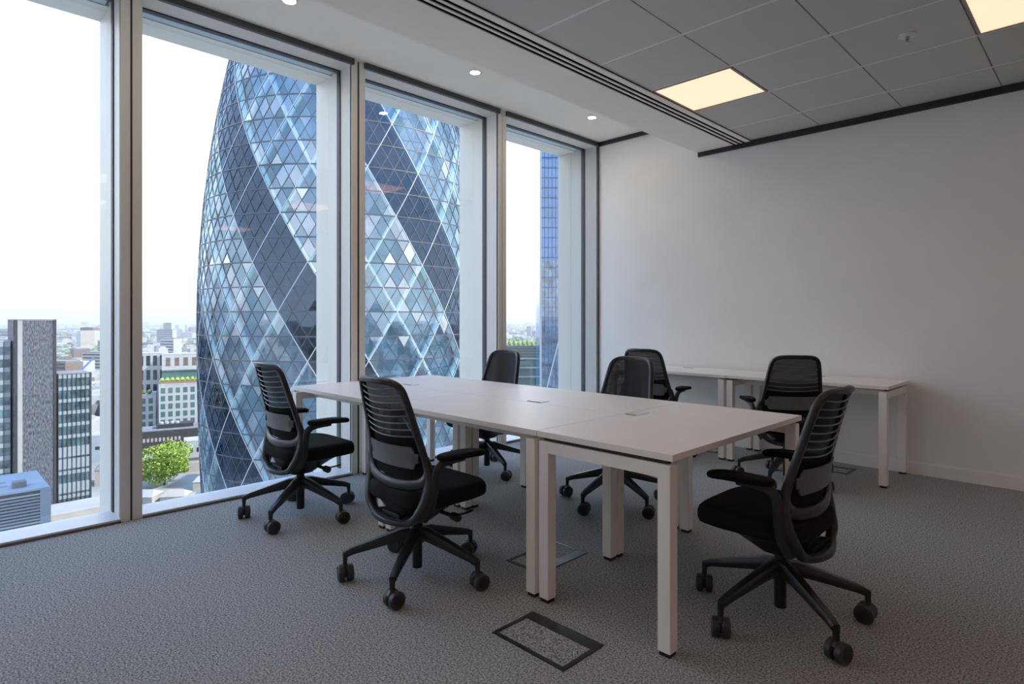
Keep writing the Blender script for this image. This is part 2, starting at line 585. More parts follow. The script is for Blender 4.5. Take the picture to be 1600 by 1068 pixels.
for (ci, ri) in LED:
    yy = yl[ri + 0] - 0.314
    if yy < YF + 0.4:
        continue
    e = empty('ceiling_light', (xl[ci] + 0.306, yy, ZC - 0.002))
    tag(e, led_lab.get((ci, ri), 'square ceiling light panel %s, %s' % (LEDCOL[ci], LEDROW[ri])),
        'ceiling light', 'square ceiling light panels')
    link('frame', led_fr_me, e)
    link('diffuser', led_df_me, e)
ring_me = MB().lathe([(0.052, 0.0), (0.050, -0.006), (0.040, -0.006), (0.037, 0.0)], 28).mesh('trim_ring', 'downlight_ring', 40)
lens_me = MB().lathe([(0.037, -0.001), (0.037, -0.004), (0.02, -0.0045)], 28).mesh('lens', 'downlight_lens', 40)
dl_lab = ['round recessed downlight in the soffit beyond the left edge of the photo',
          'round recessed downlight in the soffit at the top edge of the photo, nearest the camera',
          'round recessed downlight in the soffit above the second mullion, middle of the three',
          'round recessed downlight in the soffit nearest the back wall']
for lb, yy in zip(dl_lab, (0.10, 1.67, 3.24, 4.80)):
    e = tag(empty('downlight', (-3.70, yy, ZS)), lb, 'downlight', 'downlights along the window soffit')
    link('trim_ring', ring_me, e)
    link('lens', lens_me, e)
sp = tag(empty('sprinkler', (-0.86, 4.15, ZC)), 'small chrome fire sprinkler head in a grey ceiling tile', 'sprinkler')
MB().lathe([(0.048, 0.001), (0.046, -0.006), (0.020, -0.009), (0.016, -0.008)], 24).build('cover_plate', 'tee_white', sp, 40)
MB().lathe([(0.010, -0.008), (0.010, -0.030), (0.004, -0.032), (0.004, -0.044), (0.018, -0.045), (0.018, -0.048)], 16).build('nozzle', 'chrome', sp, 40)

# ------------------------------------------------------------------ desks
leg_cache = {}


def desk_leg(par, x, y, sx, sy):
    k = ('leg', sx, sy)
    if k not in leg_cache:
        leg_cache[k] = (MB().box(-sx / 2, sx / 2, -sy / 2, sy / 2, 0.016, 0.694).mesh('leg', 'desk_leg', bevel=0.002),
                        MB().box(-sx / 2 + 0.005, sx / 2 - 0.005, -sy / 2 + 0.005, sy / 2 - 0.005, 0, 0.016).mesh('glide', 'glide_black'))
    lg = link('leg', leg_cache[k][0], par, (x, y, 0))
    link('glide', leg_cache[k][1], lg)


def desk(x0, x1, y0, y1, axis, label, group, flap=None):
    """axis = direction the two end frames run: 'y' frames at x ends, 'x' frames at y ends"""
    cx, cy = (x0 + x1) / 2, (y0 + y1) / 2
    d = tag(empty('desk', (cx, cy, 0)), label, 'desk', group)
    w, h = (x1 - x0) / 2, (y1 - y0) / 2
    top = MB().box(-w + 0.0008, w - 0.0008, -h + 0.0008, h - 0.0008, 0.71, 0.735).build('tabletop', 'desk_top', d, bevel=0.0012)
    t = 0.052
    if axis == 'y':
        for s in (-1, 1):
            fx = s * (w - 0.012 - t / 2)
            desk_leg(d, fx, -h + 0.002 + t / 2, t, t)
            desk_leg(d, fx, h - 0.008 - t / 2, t, t)
            MB().box(fx - t / 2 + 0.001, fx + t / 2 - 0.001, -h + t, h - t - 0.004, 0.645, 0.694).build('top_rail', 'desk_leg', d)
            MB().box(fx - 0.012, fx + 0.012, -h + 0.10, h - 0.10, 0.694, 0.71).build('spacer', 'glide_black', d)
        for yy in (-h + 0.16, h - 0.16):
            MB().box(-w + 0.062, w - 0.062, yy - 0.02, yy + 0.02, 0.655, 0.69).build('beam', 'desk_leg', d)
    else:
        for s in (-1, 1):
            fy = s * (h - 0.002 - t / 2)
            desk_leg(d, -w + 0.012 + t / 2, fy, t, t)
            desk_leg(d, w - 0.012 - t / 2, fy, t, t)
            MB().box(-w + t + 0.01, w - t - 0.01, fy - t / 2 + 0.001, fy + t / 2 - 0.001, 0.645, 0.694).build('top_rail', 'desk_leg', d)
            MB().box(-w + 0.03, w - 0.03, fy - 0.012, fy + 0.012, 0.694, 0.71).build('spacer', 'glide_black', d)
        for xx in (-w + 0.18, w - 0.18):
            MB().box(xx - 0.02, xx + 0.02, -h + 0.056, h - 0.056, 0.655, 0.69).build('beam', 'desk_leg', d)
    if flap:
        fx, fy, fw, fh = flap
        fl = MB().box(fx - cx - fw / 2, fx - cx + fw / 2, fy - cy - fh / 2, fy - cy + fh / 2, 0.735, 0.7375).build('cable_flap', 'flap_white', d)
        MB().box(fx - cx - fw / 2 + 0.006, fx - cx + fw / 2 - 0.006, fy - cy - fh / 2 - 0.004, fy - cy - fh / 2 + 0.004, 0.735, 0.739).build('brush_slot', 'led_frame', fl)
    return d


G1 = 'white bench desks of the central cluster'
desk(-4.175, -2.972, 1.902, 2.524, 'y', 'white bench desk touching the window mullion, near row, with chair tucked in', G1)
desk(-2.970, -1.768, 1.902, 2.524, 'y', 'white bench desk of the near row, between the window desk and the end desk', G1)
desk(-4.175, -2.972, 2.526, 3.152, 'y', 'white bench desk touching the window, far row, with a cable flap', G1, (-3.66, 2.575, 0.11, 0.07))
desk(-2.970, -1.768, 2.526, 3.152, 'y', 'white bench desk of the far row, next to the end desk, with a cable flap', G1, (-2.39, 2.585, 0.11, 0.07))
desk(-1.766, -1.105, 1.902, 3.152, 'x', 'white end desk set crosswise across the cluster, nearest the camera', G1, (-1.715, 2.60, 0.07, 0.11))
G2 = 'white desks along the back wall'
desk(-2.358, -1.135, 4.925, 5.535, 'y', 'white desk against the back wall, right one with the free end', G2, (-1.76, 5.44, 0.11, 0.07))
desk(-3.582, -2.360, 4.925, 5.535, 'y', 'white desk against the back wall, left one nearer the window', G2, (-2.97, 5.44, 0.11, 0.07))


# ------------------------------------------------------------------ floor boxes
def floor_box(x0, x1, y0, y1, thick, label):
    """black frame with carpet inlay; thick names the side with the wide band"""
    cx, cy = (x0 + x1) / 2, (y0 + y1) / 2
    e = tag(empty('floor_box', (cx, cy, 0)), label, 'floor box', 'floor power boxes')
    w, h = (x1 - x0) / 2, (y1 - y0) / 2
    t, T = 0.018, 0.058
    l, r_, f_, k_ = (T if thick == s else t for s in ('-x', '+x', '-y', '+y'))
    MB().box(-w, w, -h, -h + f_, 0, 0.004).build('frame_bar', 'floor_box_black', e)
    MB().box(-w, w, h - k_, h, 0, 0.004).build('frame_bar', 'floor_box_black', e)
    MB().box(-w, -w + l, -h + f_, h - k_, 0, 0.004).build('frame_bar', 'floor_box_black', e)
    MB().box(w - r_, w, -h + f_, h - k_, 0, 0.004).build('frame_bar', 'floor_box_black', e)
    MB().box(-w + l, w - r_, -h + f_, h - k_, 0, 0.002).build('carpet_lid', 'carpet', e)


floor_box(-1.702, -1.340, 1.578, 1.812, '+y', 'black framed carpet floor box in the open floor before the desks')
floor_box(-2.160, -1.930, 2.100, 2.470, '+x', 'black framed carpet floor box under the central desks')
floor_box(-1.83, -1.47, 5.16, 5.39, '+y', 'black framed carpet floor box under the right back wall desk')
floor_box(-2.90, -2.54, 5.14, 5.37, '+y', 'black framed carpet floor box under the left back wall desk')

# ------------------------------------------------------------------ task chairs
BACKY = [(0.30, -0.150), (0.36, -0.145), (0.42, -0.128), (0.48, -0.118), (0.55, -0.118), (0.62, -0.128), (0.70, -0.148),
         (0.80, -0.178), (0.90, -0.205), (0.955, -0.222)]
BACKW = [(0.30, 0.15), (0.36, 0.215), (0.42, 0.235), (0.48, 0.236), (0.55, 0.222), (0.65, 0.203), (0.75, 0.188), (0.85, 0.175), (0.92, 0.165), (0.955, 0.155)]


def back_pt(x, z, off=0.0):
    w = lerp_tab(BACKW, z)
    u = x / w
    return Vector((x, lerp_tab(BACKY, z) - 0.028 + 0.042 * u * u + off, z))


def make_chair():
    ch = empty('task_chair')
    # five-star base: each arm carries its caster
    leg = MB()
    pts = [(0.015, 0, 0.205), (0.06, 0, 0.203), (0.17, 0, 0.172), (0.30, 0, 0.134), (0.330, 0, 0.120)]
    leg.sweep(pts, [(0.058, 0.058), (0.056, 0.058), (0.046, 0.046), (0.037, 0.033), (0.032, 0.030)], n=10, power=3.5)
    leg.sweep([(0.332, 0, 0.130), (0.334, 0, 0.078)], [(0.026, 0.026), (0.020, 0.022)], ref=(0, 1, 0), n=10, power=2.5)
    leg_me = leg.mesh('base_arm', 'chair_plastic', 35)
    cas = MB()
    for s in (-1, 1):
        mt = Matrix.Translation((0.344, s * 0.020, 0.0375)) @ Matrix.Rotation(PI / 2, 4, 'X')
        cas.lathe([(0.022, -0.0145), (0.033, -0.0145), (0.0375, -0.010), (0.0375, 0.010), (0.033, 0.0145), (0.022, 0.0145)], 22, 0, mt)
        cas.lathe([(0.020, -0.0160), (0.0235, -0.0158), (0.0235, 0.0158), (0.020, 0.0160)], 18, 1, mt)
    cas.lathe([(0.022, 0.046), (0.023, 0.060), (0.014, 0.072), (0.009, 0.078)], 14, 1, Matrix.Translation((0.334, 0, 0)))
    cas.box(0.322, 0.364, -0.006, 0.006, 0.022, 0.060, 1)
    cas_me = cas.mesh('caster', ['caster_tyre', 'caster_hub'], 35)
    turn = (12, -20, 8, 25, -14)
    for k in range(5):
        a = PI / 2 + 2 * PI * k / 5
        l = link('base_arm', leg_me, ch, None, (0, 0, a))
        c_ = link('caster', cas_me, l)
        # swivel the caster about its stem
        th = R(turn[k] * 2.2 + 90)
        st = Vector((0.334, 0, 0))
        c_.rotation_euler = (0, 0, th)
        rot = Matrix.Rotation(th, 4, 'Z')
        c_.location = st - (rot @ st)
    MB().lathe([(0.040, 0.165), (0.044, 0.175), (0.044, 0.222), (0.036, 0.235), (0.030, 0.236)], 24).build('hub', 'chair_plastic', ch, 40)
    MB().lathe([(0.023, 0.040), (0.024, 0.046), (0.024, 0.300)], 20).build('gas_column', 'gas_steel', ch, 40)
    # tilt mechanism under the seat with lever and knob
    mech = MB()

    def rr(cx, cy, w, d, z, n=28, p=4.0):
        out = []
        for i in range(n):
            a = 2 * PI * (i + 0.5) / n
            ca, sa = math.cos(a), math.sin(a)
            s = (abs(ca) ** p + abs(sa) ** p) ** (-1 / p)
            out.append((cx + ca * s * w / 2, cy + sa * s * d / 2, z))
        return out
    mech.layers([rr(0, 0.0, 0.10, 0.13, 0.265), rr(0, 0.0, 0.15, 0.20, 0.29), rr(0, 0.02, 0.24, 0.30, 0.335), rr(0, 0.045, 0.36, 0.38, 0.372), rr(0, 0.05, 0.42, 0.40, 0.385)])
    mech.box(-0.07, 0.07, -0.15, -0.02, 0.285, 0.335)
    mm = mech.build('seat_mechanism', 'chair_plastic', ch, 40)
    lv = MB()
    mt = Matrix.Translation((0.17, 0.075, 0.305)) @ Matrix.Rotation(PI / 2, 4, 'Y')
    lv.lathe([(0.010, -0.09), (0.010, 0.0), (0.019, 0.004), (0.020, 0.045), (0.016, 0.050)], 14, 0, mt)
    lv.sweep([(0.19, 0.075, 0.31), (0.215, 0.12, 0.318), (0.222, 0.155, 0.325)], (0.022, 0.008), n=8)
    lv.build('adjust_lever', 'chair_plastic', mm, 40)
    # seat cushion
    cu = MB()
    rings = []
    for z, s, dy in ((0.378, 0.93, 0), (0.384, 0.975, 0), (0.400, 1.0, 0), (0.428, 1.0, 0), (0.444, 0.975, 0), (0.453, 0.93, 0), (0.457, 0.82, 0), (0.456, 0.45, 0)):
        ring = []
        for (x, y, zz) in rr(0, 0.060, 0.490 * s, 0.460 * s, z, 44, 4.2):
            # waterfall front edge and slight dish
            fr = max(0.0, (y - 0.19) / 0.10)
            taper = 1.0 - 0.05 * max(0, (-0.02 - y) / 0.15)
            ring.append((x * taper, y, zz - 0.016 * fr * fr))
        rings.append(ring)
    cu.layers(rings)
    cu.build('seat', 'chair_fabric', ch, 50)
    # back frame: upper loop
    half = [back_pt(x, z) for x, z in ((0, 0.948), (0.075, 0.947), (0.128, 0.938), (0.158, 0.908), (0.172, 0.85), (0.186, 0.75), (0.200, 0.66), (0.216, 0.585), (0.222, 0.545), (0.208, 0.508), (0.165, 0.485), (0.085, 0.474), (0, 0.471))]
    loop = half + [Vector((-p.x, p.y, p.z)) for p in half[-2:0:-1]]
    path = catmull(loop, 5, True)
    sz = []
    for p in path:
        low = max(0.0, min(1.0, (0.60 - p.z) / 0.09))
        sz.append((0.028 + 0.022 * low, 0.032 - 0.004 * low))
    MB().sweep(path, sz, ref=(0, 1, 0), n=10, closed=True, power=2.8).build('back_frame', 'chair_plastic', ch, 50)
    # lower loop carrying the back down to the mechanism
    half = [back_pt(x, z) for x, z in ((0, 0.306), (0.09, 0.308), (0.150, 0.322), (0.196, 0.358), (0.222, 0.42), (0.232, 0.48), (0.226, 0.55), (0.214, 0.61))]
    path = catmull([Vector((-p.x, p.y, p.z)) for p in half[:0:-1]] + half, 5)
    sz = [(0.030 + 0.022 * min(1, abs(p.z - 0.306) / 0.1) - 0.018 * max(0, (p.z - 0.50) / 0.11), 0.042 - 0.012 * max(0, (p.z - 0.45) / 0.16)) for p in path]
    lf = MB().sweep(path, sz, ref=(0, 1, 0), n=10, power=2.8)
    for s in (-1, 1):
        lf.sweep([(s * 0.13, -0.16, 0.315), (s * 0.09, -0.10, 0.315), (s * 0.06, -0.02, 0.318)], (0.05, 0.028), n=8)
    lf.build('lower_frame', 'chair_plastic', ch, 50)
    # mesh sheet in front of the slats
    sh = MB()
    P, F = [], []
    nz, nx = 14, 12
    for i in range(nz + 1):
        z = 0.495 + (0.935 - 0.495) * i / nz
        w = lerp_tab(BACKW, z) - 0.012
        if z > 0.90:
            w -= 0.9 * (z - 0.90)
        for j in range(nx + 1):
            x = -w + 2 * w * j / nx
            P.append(back_pt(x, z, 0.016))
    for i in range(nz):
        for j in range(nx):
            a = i * (nx + 1) + j
            F.append([a, a + 1, a + nx + 2, a + nx + 1])
    k = len(P)
    P2 = [p + Vector((0, 0.006, 0)) for p in P]
    rim = []
    sh.add(P, F)
    sh.build('mesh_back', 'chair_mesh', ch, 60)
    # eight flexing slats
    for i in range(8):
        z = 0.918 - 0.0305 * i
        w = lerp_tab(BACKW, z) - 0.010 - (0.018 if i == 0 else 0)
        MB().sweep([back_pt(-w + 2 * w * j / 12, z - 0.012 * (1 - (2 * j / 12 - 1) ** 2), -0.002) for j in range(13)], (0.0065, 0.009), ref=(0, 1, 0), n=8, power=2).build('slat', 'chair_slat', ch, 60)
    # solid panel below the slats
    P, F = [], []
    for i in range(5):
        z = 0.500 + 0.190 * i / 4
        w = lerp_tab(BACKW, z) - 0.02
        for j in range(13):
            P.append(back_pt(-w + 2 * w * j / 12, z, 0.008))
    for i in range(4):
        for j in range(12):
            a = i * 13 + j
            F.append([a, a + 1, a + 14, a + 13])
    MB().add(P, F).build('back_panel', 'chair_fabric', ch, 60)
    # grey lumbar band with side clips
    P, F = [], []
    nz, nx = 6, 16
    for sgn, base in ((-0.016, 0), (-0.008, 1)):
        for i in range(nz + 1):
            z = 0.556 + 0.098 * i / nz
            for j in range(nx + 1):
                u = -1 + 2 * j / nx
                ww = 0.176 - (0.014 if i in (0, nz) else 0.004 if i in (1, nz - 1) else 0)
                P.append(back_pt(ww * u, z, sgn))
    m_ = (nz + 1) * (nx + 1)
    for i in range(nz):
        for j in range(nx):
            a = i * (nx + 1) + j
            F.append([a, a + 1, a + nx + 2, a + nx + 1])
            F.append([m_ + a + nx + 1, m_ + a + nx + 2, m_ + a + 1, m_ + a])
    ring = [j for j in range(nx + 1)] + [i * (nx + 1) + nx for i in range(1, nz + 1)] + [nz * (nx + 1) + j for j in range(nx - 1, -1, -1)] + [i * (nx + 1) for i in range(nz - 1, 0, -1)]
    for a, c_ in zip(ring, ring[1:] + ring[:1]):
        F.append([c_, a, a + m_, c_ + m_])
    lum = MB().add(P, F).build('lumbar_band', 'chair_lumbar', ch, 50)
    for s in (-1, 1):
        q = MB()
        q.sweep([back_pt(s * 0.164, 0.605, -0.018), back_pt(s * 0.192, 0.605, -0.012)], (0.010, 0.042), n=8)
        q.build('clip', 'chair_tab', lum, 50)
    # arms
    for s in (-1, 1):
        q = MB()
        q.sweep(catmull([(s * 0.205, -0.118, 0.335), (s * 0.238, -0.098, 0.40), (s * 0.252, -0.090, 0.49), (s * 0.262, -0.085, 0.555), (s * 0.268, -0.06, 0.585), (s * 0.268, -0.01, 0.594), (s * 0.268, 0.06, 0.596)], 5),
                [(0.046 - 0.0004 * i, 0.030) for i in range(31)], ref=(s, 0, 0.2), n=10, power=3)
        ar = q.build('arm', 'chair_plastic', ch, 50)
        pd = MB()
        rings = []
        for z, sc in ((0.598, 0.80), (0.603, 0.95), (0.612, 1.0), (0.621, 0.96), (0.625, 0.84)):
            ring = []
            for (x, y, zz) in rr(s * 0.268, 0.050, 0.088 * sc, 0.262 * (0.5 + 0.5 * sc), z, 28, 3.0):
                ring.append((x, y, zz - 0.010 * max(0, (y - 0.05) / 0.13) ** 2))
            rings.append(ring)
        pd.layers(rings)
        pd.build('arm_pad', 'chair_fabric', ar, 50)
    return ch


proto = make_chair()
all_objs = list(bpy.data.objects)
CHAIRS = [
    (-3.572, 1.683, 0, 'black task chair in the near row beside the window, back to the camera'),
    (-2.338, 1.682, 0, 'black task chair in the near row nearest the camera, back to the camera'),
    (-3.560, 3.245, 180, 'black task chair on the far side of the desks, in front of the window'),
    (-2.335, 3.270, 180, 'black task chair on the far side of the desks, facing the camera before another chair'),
    (-2.930, 4.690, 8, 'black task chair at the left back wall desk, mostly hidden behind another chair'),
    (-1.740, 4.640, 38, 'black task chair at the right back wall desk, seen from behind'),
    (-0.965, 2.510, 90, 'black task chair at the crosswise end desk, front right, facing the window'),
]
for i, (x, y, a, lb) in enumerate(CHAIRS):
    o = proto if i == 0 else copy_tree(proto)
    o.location = (x, y, 0)
    o.rotation_euler = (0, 0, R(a))
    tag(o, lb, 'chair', 'black mesh back task chairs')

# ================================================================== OUTSIDE
GZ = -62.0      # street level below the office floor
# ground
b = MB()
b.add([(-9000, -9000, GZ), (9000, -9000, GZ), (9000, 9000, GZ), (-9000, 9000, GZ)], [[0, 1, 2, 3]])
struct(b.build('ground', 'ground_city'), 'city ground far below the windows')
b = MB()
n = 96
ring0 = [(8990 * math.cos(2 * PI * i / n), 8990 * math.sin(2 * PI * i / n), GZ - 1) for i in range(n)]
ring1 = [(24000 * math.cos(2 * PI * i / n), 24000 * math.sin(2 * PI * i / n), GZ + 60 + 45 * math.sin(i * 1.7) + 35 * math.sin(i * 0.61)) for i in range(n)]
ring2 = [(25000 * math.cos(2 * PI * i / n), 25000 * math.sin(2 * PI * i / n), GZ - 200) for i in range(n)]
b.add(ring0 + ring1 + ring2, [[i, (i + 1) % n, n + (i + 1) % n, n + i] for i in range(n)] + [[n + i, n + (i + 1) % n, 2 * n + (i + 1) % n, 2 * n + i] for i in range(n)])
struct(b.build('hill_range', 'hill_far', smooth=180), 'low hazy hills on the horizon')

# ------------------------------------------------------------------ curved glass tower
TC = Vector((-114.2, 64.2))
ta = Vector((0.8716, -0.4902))
tb = Vector((0.4902, 0.8716))
FH = 4.12
Z0 = 2.43
PHI0 = -33.0


def trad(z):
    if z > 0:
        return max(3.0, 28.25 - 0.0021 * z * z)
    return 28.25 - 0.00075 * z * z


def tpt(phi, z, dr=0.0):
    r = trad(z) + dr
    c_, s_ = math.cos(R(phi)), math.sin(R(phi))
    return Vector((r * (c_ * ta.x + s_ * tb.x), r * (c_ * ta.y + s_ * tb.y), z - GZ))


def zk(k):
    return Z0 + FH * k


tower = tag(empty('glass_tower', (TC.x, TC.y, GZ)), 'tall curved glass tower with diamond panes and dark spiral bands', 'building')
K0, K1 = -15, 23
lat = MB()
panes = []     # (weight, kind, corner list, dark)


def bar(q, p0, p1, w, nrm):
    t = (p1 - p0).normalized()
    s = t.cross(nrm).normalized() * (w / 2)
    n_ = nrm * 0.07
    a, c_, d_, e_ = p0 + s, p0 - s, p1 - s, p1 + s
    q.add([a, c_, d_, e_, a + n_, c_ + n_, d_ + n_, e_ + n_], [[4, 5, 6, 7], [0, 4, 7, 3], [1, 2, 6, 5]])


def nrm_at(phi, z):
    c_, s_ = math.cos(R(phi)), math.sin(R(phi))
    sl = (trad(z + 0.5) - trad(z - 0.5))
    v = Vector((c_ * ta.x + s_ * tb.x, c_ * ta.y + s_ * tb.y, -sl))
    return v.normalized()


def is_dark(phi, kk):
    rel = (phi - (PHI0 + 5 * (6 - kk))) % 60
    return rel > 40


for k in range(K0, K1):
    za, zb = zk(k), zk(k + 1)
    zm = (za + zb) / 2
    for j in range(72):
        ph = PHI0 + 5 * j
        n_ = nrm_at(ph, zm)
        mid = tpt(ph + 2.5, zm)
        # lattice lines from ring k to ring k+1
        for s in (-1, 1):
            structural = (((j - s * (k - 6)) % 4) == 0)
            if not structural:
                m2 = tpt(ph + s * 2.5, zm)
                e2 = tpt(ph + s * 5, zb)
                bar(lat, tpt(ph, za), m2, 0.10, n_)
                bar(lat, m2, e2, 0.10, n_)
        bar(lat, tpt(ph, za), tpt(ph + 5, za), 0.20, nrm_at(ph + 2.5, za))
        rel = ((ph + 180) % 360) - 180
        wgt = math.cos(R(rel)) * (1.0 if -9 <= k <= 13 else 0.1)
        panes.append((wgt, 'diamond_pane', k, ph, [tpt(ph, za), tpt(ph + 2.5, zm), tpt(ph, zb), tpt(ph - 2.5, zm)], is_dark(ph, k + 0.5)))
        rel = ((ph + 2.5 + 180) % 360) - 180
        wgt = math.cos(R(rel)) * (1.0 if -9 <= k <= 13 else 0.1)
        panes.append((wgt, 'triangle_pane', k, ph + 2.5, [tpt(ph, zb), tpt(ph + 2.5, zm), tpt(ph + 5, zb)], is_dark(ph + 2.5, k + 0.83)))
        panes.append((wgt, 'triangle_pane', k, ph + 2.5, [tpt(ph, za), tpt(ph + 5, za), tpt(ph + 2.5, zm)], is_dark(ph + 2.5, k + 0.17)))
lat.build('glazing_lattice', 'lattice_grey', tower)
rest = MB()
rng = random.Random(11)
for kind in ('diamond_pane', 'triangle_pane'):
    lst = sorted([p for p in panes if p[1] == kind], key=lambda p: -p[0])
    for idx, (wg, kd, k, ph, pts, dk) in enumerate(lst):
        cen = sum(pts, Vector()) / len(pts)
        n_ = nrm_at(ph, cen.z + GZ)
        ax = Vector((rng.uniform(-1, 1), rng.uniform(-1, 1), rng.uniform(-1, 1))).normalized()
        rotm = Matrix.Rotation(R(rng.gauss(0, 1.1)), 3, ax)
        q = [cen + rotm @ ((p - cen) * 0.985) - n_ * 0.02 for p in pts]
        u = rng.random()
        mname = 'pane_dark' if dk else ('pane_bright' if u < 0.03 else 'pane_teal' if u < 0.20 else 'pane_grey' if u < 0.40 else 'pane_clear')
        if idx < 300:
            me = bpy.data.meshes.new(kd)
            loc = [p - cen for p in q]
            nn = len(loc)
            back = [p - n_ * 0.05 for p in loc]
            me.from_pydata(loc + back, [], [list(range(nn))] + [[i, nn + i, nn + (i + 1) % nn, (i + 1) % nn] for i in range(nn)])
            me.materials.append(M[mname])
            link(kd, me, tower, cen)
        else:
            rest.add(q, [list(range(len(q)))], {'pane_clear': 0, 'pane_dark': 1, 'pane_bright': 2, 'pane_teal': 3, 'pane_grey': 4}[mname])
ro = rest.build('glass_panes', ['pane_clear', 'pane_dark', 'pane_bright', 'pane_teal', 'pane_grey'], tower)
ro['kind'] = 'stuff'
# white diagonal ribs outside and pale diagonal columns inside
for fam in (-1, 1):
    for m_ in range(18):
        rb = MB()
        co = MB()
        pr = []
        pc = []
        for k2 in range(K0 * 2, K1 * 2 + 1):
            k = k2 / 2
            ph = PHI0 + 20 * m_ + fam * 5 * (k - 6)
            pr.append((ph, zk(k)))
        for (p0, q0), (p1, q1) in zip(pr, pr[1:]):
            bar(rb, tpt(p0, q0, 0.02), tpt(p1, q1, 0.02), 0.12, nrm_at(p0, q0))
        rb.build('diagonal_rib', 'rib_white', tower)
        pts = [tpt(p0, q0, -0.75) for p0, q0 in pr[::2]]
        co.sweep(pts, (1.0, 0.5), ref=(ta.x, ta.y, 0) if False else (0, 0, 1), n=6, power=3)
        co.build('diagonal_column', 'column_pale', tower)
# inner glazing behind the clear panes; the dark spirals are open light wells
skin = MB()
for k in range(K0, K1):
    for j in range(72):
        ph = PHI0 + 5 * j
        if not is_dark(ph, k + 0.5):
            skin.add([tpt(ph, zk(k), -1.7), tpt(ph + 5, zk(k), -1.7), tpt(ph, zk(k + 1), -1.7), tpt(ph - 5, zk(k + 1), -1.7)], [[0, 1, 2, 3]])
skin.build('inner_glazing', 'inner_skin', tower)
# floors and core
for k in range(K0, K1 + 1):
    r_ = trad(zk(k)) - 1.9
    MB().lathe([(r_, zk(k) - GZ - 0.55), (r_, zk(k) - GZ + 0.1)], 48).build('floor_slab', 'slab_grey', tower)
zz = [zk(k) for k in range(K0, K1 + 1, 2)]
MB().lathe([(max(3.0, trad(z) * 0.55), z - GZ) for z in zz], 32).build('core', 'core_grey', tower, 60)
ztop = zk(K1)
rt = trad(ztop)
MB().lathe([(rt, ztop - GZ), (rt * 0.86, ztop - GZ + 3), (rt * 0.55, ztop - GZ + 6), (rt * 0.1, ztop - GZ + 7.5)], 48).build('cap', 'pane_dark', tower, 60)


# ------------------------------------------------------------------ other buildings
KEEP = [(0, 0, 45), (-114.2, 64.2, 36), (-254.3, 65.9, 34)]


def building(name, label, p0, p1, depth, z0, z1, wall, roof=None, group=None, cat='building', part_of=None):
    """box building: front facade from p0 to p1 (seen from the office), depth away from it"""
    p0, p1 = Vector(p0), Vector(p1)
    d = p1 - p0
    L = d.length / 2
    base = Vector(((p0.x + p1.x) / 2, (p0.y + p1.y) / 2, z0))
    inner = Vector((-d.y, d.x, 0)).normalized() * (depth / 2)
    KEEP.append((base.x + inner.x, base.y + inner.y, math.hypot(L, depth / 2) + 17))
    if part_of is not None:
        # a wing of a building that already stands: one mesh part that carries its own windows
        e = MB().box(-L, L, 0, depth, 0, z1 - z0).build(name, wall)
        e.parent = part_of
        e.location = Matrix.Rotation(-part_of.rotation_euler.z, 4, 'Z') @ (base - part_of.location)
        e.rotation_euler = (0, 0, math.atan2(d.y, d.x) - part_of.rotation_euler.z)
        if roof:
            MB().box(-L - 0.05, L + 0.05, -0.05, depth + 0.05, z1 - z0, z1 - z0 + 0.4).build('roof', roof, e)
        return e, L, z1 - z0
    e = empty(name, tuple(base), math.atan2(d.y, d.x))
    tag(e, label, cat, group)
    MB().box(-L, L, 0, depth, 0, z1 - z0).build('wall', wall, e)
    if roof:
        MB().box(-L - 0.05, L + 0.05, -0.05, depth + 0.05, z1 - z0, z1 - z0 + 0.4).build('roof', roof, e)
    return e, L, z1 - z0


def windows(par, xs, zs, w, h, glass, y=-0.06, side=None, name='window'):
    me = MB().box(-w / 2, w / 2, -0.05, 0.05, 0, h).mesh(name, glass)
    for x in xs:
        for z in zs:
            if side is None:
                link(name, me, par, (x, y + 0.03, z))
            else:
                link(name, me, par, (side, x, z), (0, 0, PI / 2))


# dark stone-clad tower with glass wings
e, L, h = building('stone_tower', 'tall dark stone clad tower with a mottled blank face, left window', (-222, 18.9), (-222, 28.7), 16, GZ, 0.7, 'stone_dark', 'roof_grey')
for x in (-L + 0.5, L - 0.25):
    MB().box(x - 0.3, x + 0.3, -0.25, 0.0, 0, h + 0.3).build('corner_fin', 'clad_black', e)
MB().box(-L + 0.9, -L + 2.0, -0.18, 0.0, 0, h).build('pale_strip', 'stone_pale', e)
e, L, h = building('glass_wing', 'glass office wing with pale floor bands left of the dark stone tower', (-224, 6.5), (-224, 18.4), 14, GZ, -5.4, 'glass_teal', 'roof_pale')
for i in range(15):
    zz_ = h - 0.1 - 3.62 * i
    MB().box(-L, L, -0.12, 0.0, zz_ - 1.25, zz_).build('spandrel', 'spandrel_pale', e)
for i in range(9):
    x = -L + 2 * L * i / 8
    MB().box(x - 0.07, x + 0.07, -0.22, 0.0, 0, h).build('mullion', 'mullion_dark', e)
e, L, h = building('glass_block', 'glass office block with dark mullions and pale bands right of the dark stone tower', (-222.3, 29.2), (-222.3, 37.1), 12, GZ, -15.6, 'glass_teal', 'roof_grey')
for i in range(12):
    zz_ = h - 0.05 - 3.62 * i
    hh = 1.05 if i not in (6, 7, 9) else 3.0
    MB().box(-L, L, -0.12, 0.0, max(0, zz_ - hh), zz_).build('spandrel', 'spandrel_pale', e)
for i in range(8):
    x = -L + 2 * L * i / 7
    MB().box(x - 0.09, x + 0.09, -0.3, 0.0, 0, h + 0.2).build('mullion', 'mullion_dark', e)
MB().box(L - 0.05, L + 0.35, -0.35, 0.4, 0, h + 0.4).build('corner_fin', 'clad_black', e)
